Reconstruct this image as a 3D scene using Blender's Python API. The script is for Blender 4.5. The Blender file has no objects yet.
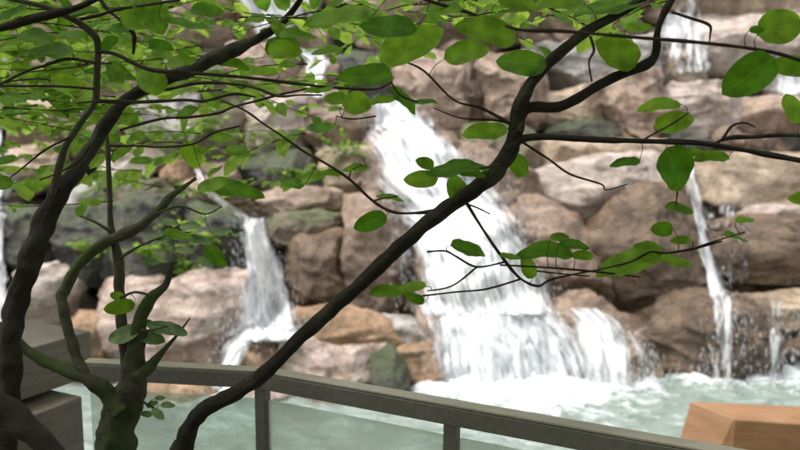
import bpy, bmesh, math, random
from mathutils import Vector, noise, Matrix
from mathutils.bvhtree import BVHTree
random.seed(7)
R = math.radians
sc = bpy.context.scene
C = sc.collection
# ------------------------------------------------------------------ camera
F = 666.0; PITCH = R(6.43); CZ = 2.8
CAM = Vector((0, 0, CZ))
UP = Vector((0, math.sin(PITCH), math.cos(PITCH)))
FW = Vector((0, math.cos(PITCH), -math.sin(PITCH)))
def ray(px, py):
    return Vector((1, 0, 0)) * ((px-400)/F) + UP * ((225-py)/F) + FW
def P(px, py, Y):
    d = ray(px, py)
    return CAM + d * (Y / d.y)
def PZ(px, py, z):
    d = ray(px, py)
    return CAM + d * ((z-CZ) / d.z)
cam = bpy.data.cameras.new('camera'); co = bpy.data.objects.new('camera', cam); C.objects.link(co)
co.location = CAM; co.rotation_euler = (R(90)-PITCH, 0, 0)
cam.sensor_width = 36; cam.lens = 36*F/800; cam.clip_end = 500; cam.clip_start = .05
cam.dof.use_dof = True; cam.dof.focus_distance = 2.0; cam.dof.aperture_fstop = 2.1
sc.camera = co

# ------------------------------------------------------------------ helpers
def tag(o, label=None, cat=None, group=None, kind=None):
    if label: o['label'] = label
    if cat: o['category'] = cat
    if group: o['group'] = group
    if kind: o['kind'] = kind
    return o
def mesh_obj(name, verts, faces, mat, parent=None, smooth=True, uvs=None):
    me = bpy.data.meshes.new(name)
    me.from_pydata([tuple(v) for v in verts], [], faces)
    if smooth: me.polygons.foreach_set('use_smooth', [True]*len(me.polygons))
    if uvs is not None:
        uv = me.uv_layers.new(name='UVMap')
        vi = [0]*len(me.loops); me.loops.foreach_get('vertex_index', vi)
        flat = []
        for i in vi: flat += uvs[i]
        uv.data.foreach_set('uv', flat)
    me.materials.append(mat); me.update()
    o = bpy.data.objects.new(name, me); C.objects.link(o)
    if parent:
        o.parent = parent
        o.matrix_parent_inverse = Matrix.Translation(parent.matrix_world.translation).inverted() if parent.type == 'EMPTY' else Matrix.Identity(4)
    return o
def empty(name, loc, label, cat, group=None):
    o = bpy.data.objects.new(name, None); C.objects.link(o); o.location = loc
    o.matrix_world = Matrix.Translation(loc)
    return tag(o, label, cat, group)
def fbm(p, o=4):
    return noise.fractal(p, 1.0, 2.0, o)

# ------------------------------------------------------------------ materials
def nt(name):
    m = bpy.data.materials.new(name); m.use_nodes = True
    n = m.node_tree; b = n.nodes['Principled BSDF']
    return m, n, b
def N(n, t, **kw):
    x = n.nodes.new(t)
    for k, v in kw.items():
        if k in x.inputs.keys(): x.inputs[k].default_value = v
        else: setattr(x, k, v)
    return x
def ramp(n, src, stops, interp='LINEAR'):
    r = n.nodes.new('ShaderNodeValToRGB'); r.color_ramp.interpolation = interp
    el = r.color_ramp.elements
    while len(el) < len(stops): el.new(.5)
    for e, (p, c) in zip(el, stops):
        e.position = p; e.color = (c if isinstance(c, tuple) else (c, c, c)) + (1,)
    n.links.new(src, r.inputs['Fac'])
    return r.outputs['Color']
def mixc(n, f, a, b, mode='MIX'):
    m = n.nodes.new('ShaderNodeMix'); m.data_type = 'RGBA'; m.blend_type = mode
    for s, v in ((m.inputs[0], f), (m.inputs[6], a), (m.inputs[7], b)):
        if hasattr(v, 'links'): n.links.new(v, s)
        elif isinstance(v, tuple): s.default_value = v + (1,)
        else: s.default_value = v
    return m.outputs[2]
def objcoord(n, sc_=(1, 1, 1)):
    tc = n.nodes.new('ShaderNodeTexCoord'); oi = n.nodes.new('ShaderNodeObjectInfo')
    mu = n.nodes.new('ShaderNodeMath'); mu.operation = 'MULTIPLY'; mu.inputs[1].default_value = 37
    n.links.new(oi.outputs['Random'], mu.inputs[0])
    ad = n.nodes.new('ShaderNodeVectorMath'); ad.operation = 'ADD'
    n.links.new(tc.outputs['Object'], ad.inputs[0]); n.links.new(mu.outputs[0], ad.inputs[1])
    mp = n.nodes.new('ShaderNodeMapping'); mp.inputs['Scale'].default_value = sc_
    n.links.new(ad.outputs[0], mp.inputs['Vector'])
    return mp.outputs[0]
def rock_mat(name, a, b, dark, rough=.6, moss=0.0, speck=.55, strata=1.6, wet=.35):
    m, n, bs = nt(name)
    v = objcoord(n, (1, 1, strata))
    n1 = N(n, 'ShaderNodeTexNoise', Scale=2.2, Detail=9.0, Roughness=.62, Distortion=.5); n.links.new(v, n1.inputs['Vector'])
    n2 = N(n, 'ShaderNodeTexNoise', Scale=11.0, Detail=8.0, Roughness=.7); n.links.new(v, n2.inputs['Vector'])
    n3 = N(n, 'ShaderNodeTexNoise', Scale=1.1, Detail=6.0, Roughness=.6, Distortion=1.2); n.links.new(v, n3.inputs['Vector'])
    vo = N(n, 'ShaderNodeTexVoronoi', Scale=2.6, feature='DISTANCE_TO_EDGE'); 
    wv = n.nodes.new('ShaderNodeVectorMath'); wv.operation = 'MULTIPLY_ADD'
    n.links.new(n2.outputs['Color'], wv.inputs[0]); wv.inputs[1].default_value = (.35, .35, .35); n.links.new(v, wv.inputs[2])
    n.links.new(wv.outputs[0], vo.inputs['Vector'])
    c = mixc(n, ramp(n, n1.outputs['Fac'], [(.36, 0.), (.64, 1.)]), a, b)
    pale = tuple(min(.72, x*1.45+.05) for x in b)
    c = mixc(n, ramp(n, n2.outputs['Fac'], [(.56, 0.), (.72, speck)]), c, pale)
    c = mixc(n, ramp(n, n2.outputs['Fac'], [(.3, speck), (.44, 0.)]), c, dark)
    c = mixc(n, ramp(n, n3.outputs['Fac'], [(.5, 0.), (.68, .75)]), c, dark)
    crack = ramp(n, vo.outputs['Distance'], [(0., .6), (.035, 0.)])
    c = mixc(n, crack, c, dark)
    vs_ = N(n, 'ShaderNodeMapping'); vs_.inputs['Scale'].default_value = (3.2, 3.2, .35); n.links.new(v, vs_.inputs['Vector'])
    n4 = N(n, 'ShaderNodeTexNoise', Scale=1.0, Detail=5.0, Roughness=.6, Distortion=.3); n.links.new(vs_.outputs[0], n4.inputs['Vector'])
    stain = ramp(n, n4.outputs['Fac'], [(.5, 0.), (.62, .6)])
    c = mixc(n, stain, c, tuple(x*.5 for x in a))
    if moss > 0:
        g = n.nodes.new('ShaderNodeNewGeometry'); sx = n.nodes.new('ShaderNodeSeparateXYZ'); n.links.new(g.outputs['Normal'], sx.inputs[0])
        mm = n.nodes.new('ShaderNodeMath'); mm.operation = 'MULTIPLY_ADD'; n.links.new(sx.outputs['Z'], mm.inputs[0]); mm.inputs[1].default_value = .35
        n.links.new(n1.outputs['Fac'], mm.inputs[2])
        mk = ramp(n, mm.outputs[0], [(.62-.22*moss, 0.), (.74-.2*moss, min(1., .4+moss))])
        c = mixc(n, mk, c, mixc(n, n2.outputs['Fac'], (.035, .06, .012), (.09, .13, .03)))
    n.links.new(c, bs.inputs['Base Color'])
    rr = ramp(n, n3.outputs['Fac'], [(.35, min(1, rough+.1)), (.6, wet)]); n.links.new(rr, bs.inputs['Roughness'])
    bu = N(n, 'ShaderNodeBump', Strength=1.0, Distance=.05); n.links.new(n2.outputs['Fac'], bu.inputs['Height'])
    bu2 = N(n, 'ShaderNodeBump', Strength=.55, Distance=.09); n.links.new(n1.outputs['Fac'], bu2.inputs['Height']); n.links.new(bu.outputs[0], bu2.inputs['Normal'])
    bu3 = N(n, 'ShaderNodeBump', Strength=.5, Distance=.03, invert=True); n.links.new(crack, bu3.inputs['Height']); n.links.new(bu2.outputs[0], bu3.inputs['Normal'])
    n.links.new(bu3.outputs[0], bs.inputs['Normal'])
    return m
RM = {
 'pink':  rock_mat('pink_granite', (.33, .23, .165), (.47, .355, .275), (.13, .08, .05)),
 'pale':  rock_mat('pale_pink_granite', (.46, .37, .31), (.64, .55, .49), (.24, .155, .11), rough=.5, strata=2.6),
 'brown': rock_mat('wet_brown_granite', (.13, .084, .052), (.235, .162, .105), (.045, .03, .021), rough=.4, wet=.22),
 'wet':   rock_mat('wet_mauve_granite', (.24, .165, .115), (.38, .275, .205), (.09, .058, .042), rough=.32, wet=.18),
 'tan':   rock_mat('tan_granite', (.38, .28, .185), (.54, .42, .31), (.15, .10, .065)),
 'ochre': rock_mat('ochre_granite', (.31, .185, .10), (.46, .31, .19), (.13, .07, .04), speck=.25),
 'dark':  rock_mat('shade_toned_dark_granite', (.045, .042, .037), (.12, .108, .094), (.02, .02, .018), rough=.45, moss=.15, wet=.25),  # dark stone; shade of the hollows is put into this colour
 'moss':  rock_mat('mossy_granite', (.22, .165, .115), (.34, .275, .205), (.07, .055, .042), moss=.3),
 'grey':  rock_mat('pale_grey_granite', (.34, .31, .28), (.56, .52, .48), (.09, .08, .07), strata=2.2),
 'peb':   rock_mat('pitted_pink_granite', (.46, .32, .25), (.66, .55, .48), (.14, .08, .06), speck=.95, strata=2.8),
}
def bark_mat(name, a, b, moss=.0, rough=.85):
    m, n, bs = nt(name)
    v = objcoord(n)
    n1 = N(n, 'ShaderNodeTexNoise', Scale=28.0, Detail=8.0, Roughness=.7); n.links.new(v, n1.inputs['Vector'])
    n2 = N(n, 'ShaderNodeTexNoise', Scale=7.0, Detail=5.0); n.links.new(v, n2.inputs['Vector'])
    c = mixc(n, n1.outputs['Fac'], a, b)
    if moss:
        c = mixc(n, ramp(n, n2.outputs['Fac'], [(.62-.3*moss, 0.), (.75-.2*moss, .9)]), c, (.045, .07, .018))
    else:
        c = mixc(n, ramp(n, n2.outputs['Fac'], [(.52, 0.), (.66, .75)]), c, (.045, .044, .03))
    n.links.new(c, bs.inputs['Base Color']); bs.inputs['Roughness'].default_value = rough; bs.inputs['Specular IOR Level'].default_value = .25
    bu = N(n, 'ShaderNodeBump', Strength=1.0, Distance=.015); n.links.new(n1.outputs['Fac'], bu.inputs['Height']); n.links.new(bu.outputs[0], bs.inputs['Normal'])
    return m
BARK = bark_mat('dark_bark', (.007, .005, .004), (.024, .018, .013))
BARKM = bark_mat('mossy_bark', (.025, .021, .015), (.07, .06, .042), moss=.75)
BARKG = bark_mat('grey_bark', (.035, .03, .021), (.09, .08, .056), moss=.35)
TWIG = bark_mat('twig_bark', (.018, .010, .008), (.05, .028, .02))
def leaf_mat(name, a, b, ta, tb, tr=.45):
    m, n, bs = nt(name)
    g = n.nodes.new('ShaderNodeNewGeometry')
    c = mixc(n, g.outputs['Random Per Island'], a, b)
    t = mixc(n, g.outputs['Random Per Island'], ta, tb)
    uv = n.nodes.new('ShaderNodeUVMap'); sx = n.nodes.new('ShaderNodeSeparateXYZ'); n.links.new(uv.outputs[0], sx.inputs[0])
    # veins: midrib at u=.5 and slanting side veins
    ab = n.nodes.new('ShaderNodeMath'); ab.operation = 'SUBTRACT'; n.links.new(sx.outputs[0], ab.inputs[0]); ab.inputs[1].default_value = .5
    a2 = n.nodes.new('ShaderNodeMath'); a2.operation = 'ABSOLUTE'; n.links.new(ab.outputs[0], a2.inputs[0])
    mid = ramp(n, a2.outputs[0], [(.0, .55), (.035, 0.)])
    sv = n.nodes.new('ShaderNodeMath'); sv.operation = 'MULTIPLY_ADD'; n.links.new(a2.outputs[0], sv.inputs[0]); sv.inputs[1].default_value = -.9; n.links.new(sx.outputs[1], sv.inputs[2])
    fr = n.nodes.new('ShaderNodeMath'); fr.operation = 'PINGPONG'; n.links.new(sv.outputs[0], fr.inputs[0]); fr.inputs[1].default_value = .065
    side = ramp(n, fr.outputs[0], [(.0, .35), (.012, 0.)])
    vein = n.nodes.new('ShaderNodeMath'); vein.operation = 'MAXIMUM'; n.links.new(mid, vein.inputs[0]); n.links.new(side, vein.inputs[1])
    ln = N(n, 'ShaderNodeTexNoise', Scale=26.0, Detail=4.0); n.links.new(objcoord(n), ln.inputs['Vector'])
    lv = ramp(n, ln.outputs['Fac'], [(.3, .62), (.7, 1.25)])
    c = mixc(n, 1.0, c, lv, 'MULTIPLY'); t = mixc(n, 1.0, t, lv, 'MULTIPLY')
    sp = ramp(n, ln.outputs['Fac'], [(.7, 0.), (.74, .7)]); c = mixc(n, sp, c, (.09, .07, .015))
    c = mixc(n, vein.outputs[0], c, tuple(min(1, x*1.9) for x in b))
    n.links.new(c, bs.inputs['Base Color']); bs.inputs['Roughness'].default_value = .6
    bs.inputs['Specular IOR Level'].default_value = .18
    bu = N(n, 'ShaderNodeBump', Strength=.35, Distance=.002, invert=True); n.links.new(vein.outputs[0], bu.inputs['Height']); n.links.new(bu.outputs[0], bs.inputs['Normal'])
    tl = n.nodes.new('ShaderNodeBsdfTranslucent'); n.links.new(t, tl.inputs['Color'])
    mx = n.nodes.new('ShaderNodeMixShader'); mx.inputs[0].default_value = tr
    n.links.new(bs.outputs[0], mx.inputs[1]); n.links.new(tl.outputs[0], mx.inputs[2])
    n.links.new(mx.outputs[0], n.nodes['Material Output'].inputs['Surface'])
    return m
LEAF = leaf_mat('broad_green_leaf', (.026, .08, .004), (.09, .17, .013), (.12, .32, .01), (.34, .56, .035), tr=.55)
LEAFB = leaf_mat('bright_small_leaf', (.04, .10, .01), (.20, .32, .05), (.18, .38, .03), (.62, .82, .12), tr=.55)
LEAFD = leaf_mat('dusty_green_leaf', (.10, .15, .07), (.16, .21, .10), (.12, .22, .05), (.16, .26, .08), tr=.3)

def water_mat(name, dens, sx_=8.5, sy_=1.15, col=(.72, .735, .755)):
    m, n, bs = nt(name)
    uv = n.nodes.new('ShaderNodeUVMap')
    at = n.nodes.new('ShaderNodeAttribute'); at.attribute_name = 'edge'
    mp = n.nodes.new('ShaderNodeMapping'); mp.inputs['Scale'].default_value = (sx_, sy_, 1); n.links.new(uv.outputs[0], mp.inputs['Vector'])
    n1 = N(n, 'ShaderNodeTexNoise', Scale=1.0, Detail=9.0, Roughness=.66, Distortion=.12); n.links.new(mp.outputs[0], n1.inputs['Vector'])
    mp2 = n.nodes.new('ShaderNodeMapping'); mp2.inputs['Scale'].default_value = (sx_*3, sy_*4, 1); n.links.new(uv.outputs[0], mp2.inputs['Vector'])
    n2 = N(n, 'ShaderNodeTexNoise', Scale=1.0, Detail=6.0, Roughness=.7); n.links.new(mp2.outputs[0], n2.inputs['Vector'])
    ad = n.nodes.new('ShaderNodeMath'); ad.operation = 'MULTIPLY_ADD'; n.links.new(n2.outputs['Fac'], ad.inputs[0]); ad.inputs[1].default_value = .45; n.links.new(n1.outputs['Fac'], ad.inputs[2])
    ed = n.nodes.new('ShaderNodeMath'); ed.operation = 'MULTIPLY_ADD'; n.links.new(at.outputs['Fac'], ed.inputs[0]); ed.inputs[1].default_value = .62; n.links.new(ad.outputs[0], ed.inputs[2])
    al = ramp(n, ed.outputs[0], [(min(.98, 1.19-dens*.5), 0.), (min(1., 1.36-dens*.5), 1.)])
    # re-scale: values run past 1, so halve first
    hv = n.nodes.new('ShaderNodeMath'); hv.operation = 'MULTIPLY'; n.links.new(ed.outputs[0], hv.inputs[0]); hv.inputs[1].default_value = .5
    al = ramp(n, hv.outputs[0], [(.62-dens*.22, 0.), (.74-dens*.2, 1.)])
    cc = mixc(n, ramp(n, ad.outputs[0], [(.5, 0.), (.76, 1.)]), (.36, .39, .43), col)  # grey-blue shadows of the troughs are mixed into the water colour
    n.links.new(cc, bs.inputs['Base Color']); bs.inputs['Roughness'].default_value = .3
    n.links.new(al, bs.inputs['Alpha'])
    bu = N(n, 'ShaderNodeBump', Strength=.8, Distance=.07); n.links.new(ad.outputs[0], bu.inputs['Height']); n.links.new(bu.outputs[0], bs.inputs['Normal'])
    return m
WDENSE = water_mat('falling_white_water', .54)
WMID = water_mat('broken_white_water', .32)
WVEIL = water_mat('water_veil', .24, 8., 1.0, (.95, .955, .96))
WTHIN = water_mat('thin_water_film', -.12, 10., 1.2, (.9, .91, .93))

def simple(name, col, rough=.5, metal=0, bump=0, bscale=30, var=.15, scl=(1, 1, 1)):
    m, n, bs = nt(name)
    v = objcoord(n, scl)
    n1 = N(n, 'ShaderNodeTexNoise', Scale=float(bscale), Detail=6.0, Roughness=.65); n.links.new(v, n1.inputs['Vector'])
    c = mixc(n, ramp(n, n1.outputs['Fac'], [(.3, 0.), (.7, 1.)]), tuple(x*(1-var) for x in col), tuple(min(1, x*(1+var)) for x in col))
    n.links.new(c, bs.inputs['Base Color']); bs.inputs['Roughness'].default_value = rough; bs.inputs['Metallic'].default_value = metal
    if bump:
        bu = N(n, 'ShaderNodeBump', Strength=bump, Distance=.004); n.links.new(n1.outputs['Fac'], bu.inputs['Height']); n.links.new(bu.outputs[0], bs.inputs['Normal'])
    return m

# ------------------------------------------------------------------ boulders
ROCKV, ROCKF = [], []
def rock(poly, Y, mat, label, thick=None, seed=0, amp=1.0, tilt=0.0):
    rnd = random.Random(seed*31+5)
    xs = [p[0] for p in poly]; ys = [p[1] for p in poly]
    cx, cy = (min(xs)+max(xs))/2, (min(ys)+max(ys))/2
    pts = [P(cx+(x-cx)*(1+min(.14, 7/max(20, max(xs)-min(xs))*1.4)), cy+(y-cy)*1.15, Y) for x, y in poly]
    # split long sides so that the outline can bend
    ring = []
    for i, a in enumerate(pts):
        b = pts[(i+1) % len(pts)]; ring.append(a)
        k = int((b-a).length/.45)
        for j in range(k): ring.append(a.lerp(b, (j+1)/(k+1)))
    c = sum(ring, Vector())/len(ring)
    w = max(p.x for p in ring)-min(p.x for p in ring); h = max(p.z for p in ring)-min(p.z for p in ring)
    if thick is None: thick = .8*min(w, h)+.25
    off = Vector((rnd.uniform(-.12, .12)*w, 0, rnd.uniform(-.14, .06)*h))
    bm = bmesh.new()
    rings = []
    for s, dy, o in ((.62, .75, 0), (.96, .35, 0), (1.0, .0, 0), (.985, -.28, .3), (.90, -.44, 1)):
        rr = []
        for p in ring:
            q = c + (p-c)*s + off*o
            q.y = Y + dy*thick + (p.z-c.z)*(.22+tilt) * (1 if dy <= 0 else .3) + rnd.uniform(-.05, .05)*thick
            rr.append(bm.verts.new(q))
        rings.append(rr)
    for a, b in zip(rings, rings[1:]):
        for i in range(len(a)):
            j = (i+1) % len(a)
            bm.faces.new((a[i], a[j], b[j], b[i]))
    bm.faces.new(list(reversed(rings[0])))
    cap = bm.verts.new(c + off*1.3 + Vector((0, -.46*thick, 0)))
    for i in range(len(ring)):
        bm.faces.new((rings[-1][i], rings[-1][(i+1) % len(ring)], cap))
    bmesh.ops.triangulate(bm, faces=[f for f in bm.faces if len(f.verts) > 4])
    step = max(.034, .026*max(w, h))
    for _ in range(6):
        es = [e for e in bm.edges if e.calc_length() > step*1.7]
        if not es or len(bm.verts) > 9000: break
        bmesh.ops.subdivide_edges(bm, edges=es, cuts=1, use_grid_fill=True)
        bmesh.ops.triangulate(bm, faces=[f for f in bm.faces if len(f.verts) > 4])
    for _ in range(1): bmesh.ops.smooth_vert(bm, verts=bm.verts, factor=.4, use_axis_x=True, use_axis_y=True, use_axis_z=True)
    bm.normal_update()
    sd = Vector((seed*3.1, seed*1.7, seed*.9))
    mv = [v.normal*(.05*fbm((v.co+sd)*1.5, 3)*min(1, thick)*amp) for v in bm.verts]
    for v, d in zip(bm.verts, mv): v.co += d
    cc_ = Vector((c.x, Y, c.z)); hw = Vector((w/2, thick*.45, h/2))
    for k in range(10):
        nn_ = Vector((rnd.gauss(0, .75), -abs(rnd.gauss(0, .6))-.6, rnd.gauss(.2, .65))).normalized()
        sup = math.sqrt((nn_.x*hw.x)**2+(nn_.y*hw.y)**2+(nn_.z*hw.z)**2)*rnd.uniform(.66, .98)
        for v in bm.verts:
            e_ = (v.co-cc_).dot(nn_)-sup
            if e_ > 0: v.co -= nn_*e_*.97
    bm.normal_update()
    mv = []
    for v in bm.verts:
        p = v.co + sd
        d = .018*fbm(p*5, 5) + .012*fbm(p*11, 3) + .012*(1-abs(noise.noise(Vector((p.x*2.2, p.y*2.2, p.z*12)))*2))
        d -= .045*max(0, .22-abs(noise.noise(Vector((p.x*1.5, p.y*1.5, p.z*2.8)))*2))/.22*min(1, thick)
        # bedding steps
        zz = p.z*3.2+.6*noise.noise(p*1.3); d += .03*min(1, thick)*(math.floor(zz) % 2 - .5)*min(1, abs(zz-round(zz))*9)
        mv.append(v.normal*d*amp)
    for v, d in zip(bm.verts, mv): v.co += d
    bmesh.ops.recalc_face_normals(bm, faces=bm.faces)
    base = Vector((c.x, Y, min(v.co.z for v in bm.verts)))
    i0 = len(ROCKV); bm.verts.index_update()
    for v in bm.verts: ROCKV.append(v.co.copy())
    for f in bm.faces: ROCKF.append([i0+v.index for v in f.verts])
    for v in bm.verts: v.co -= base
    me = bpy.data.meshes.new('boulder'); bm.to_mesh(me); bm.free()
    me.polygons.foreach_set('use_smooth', [True]*len(me.polygons)); me.materials.append(RM[mat])
    o = bpy.data.objects.new('boulder', me); C.objects.link(o); o.location = base
    tag(o, label, 'boulder', 'boulders of the waterfall cascade')
    return o

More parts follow.
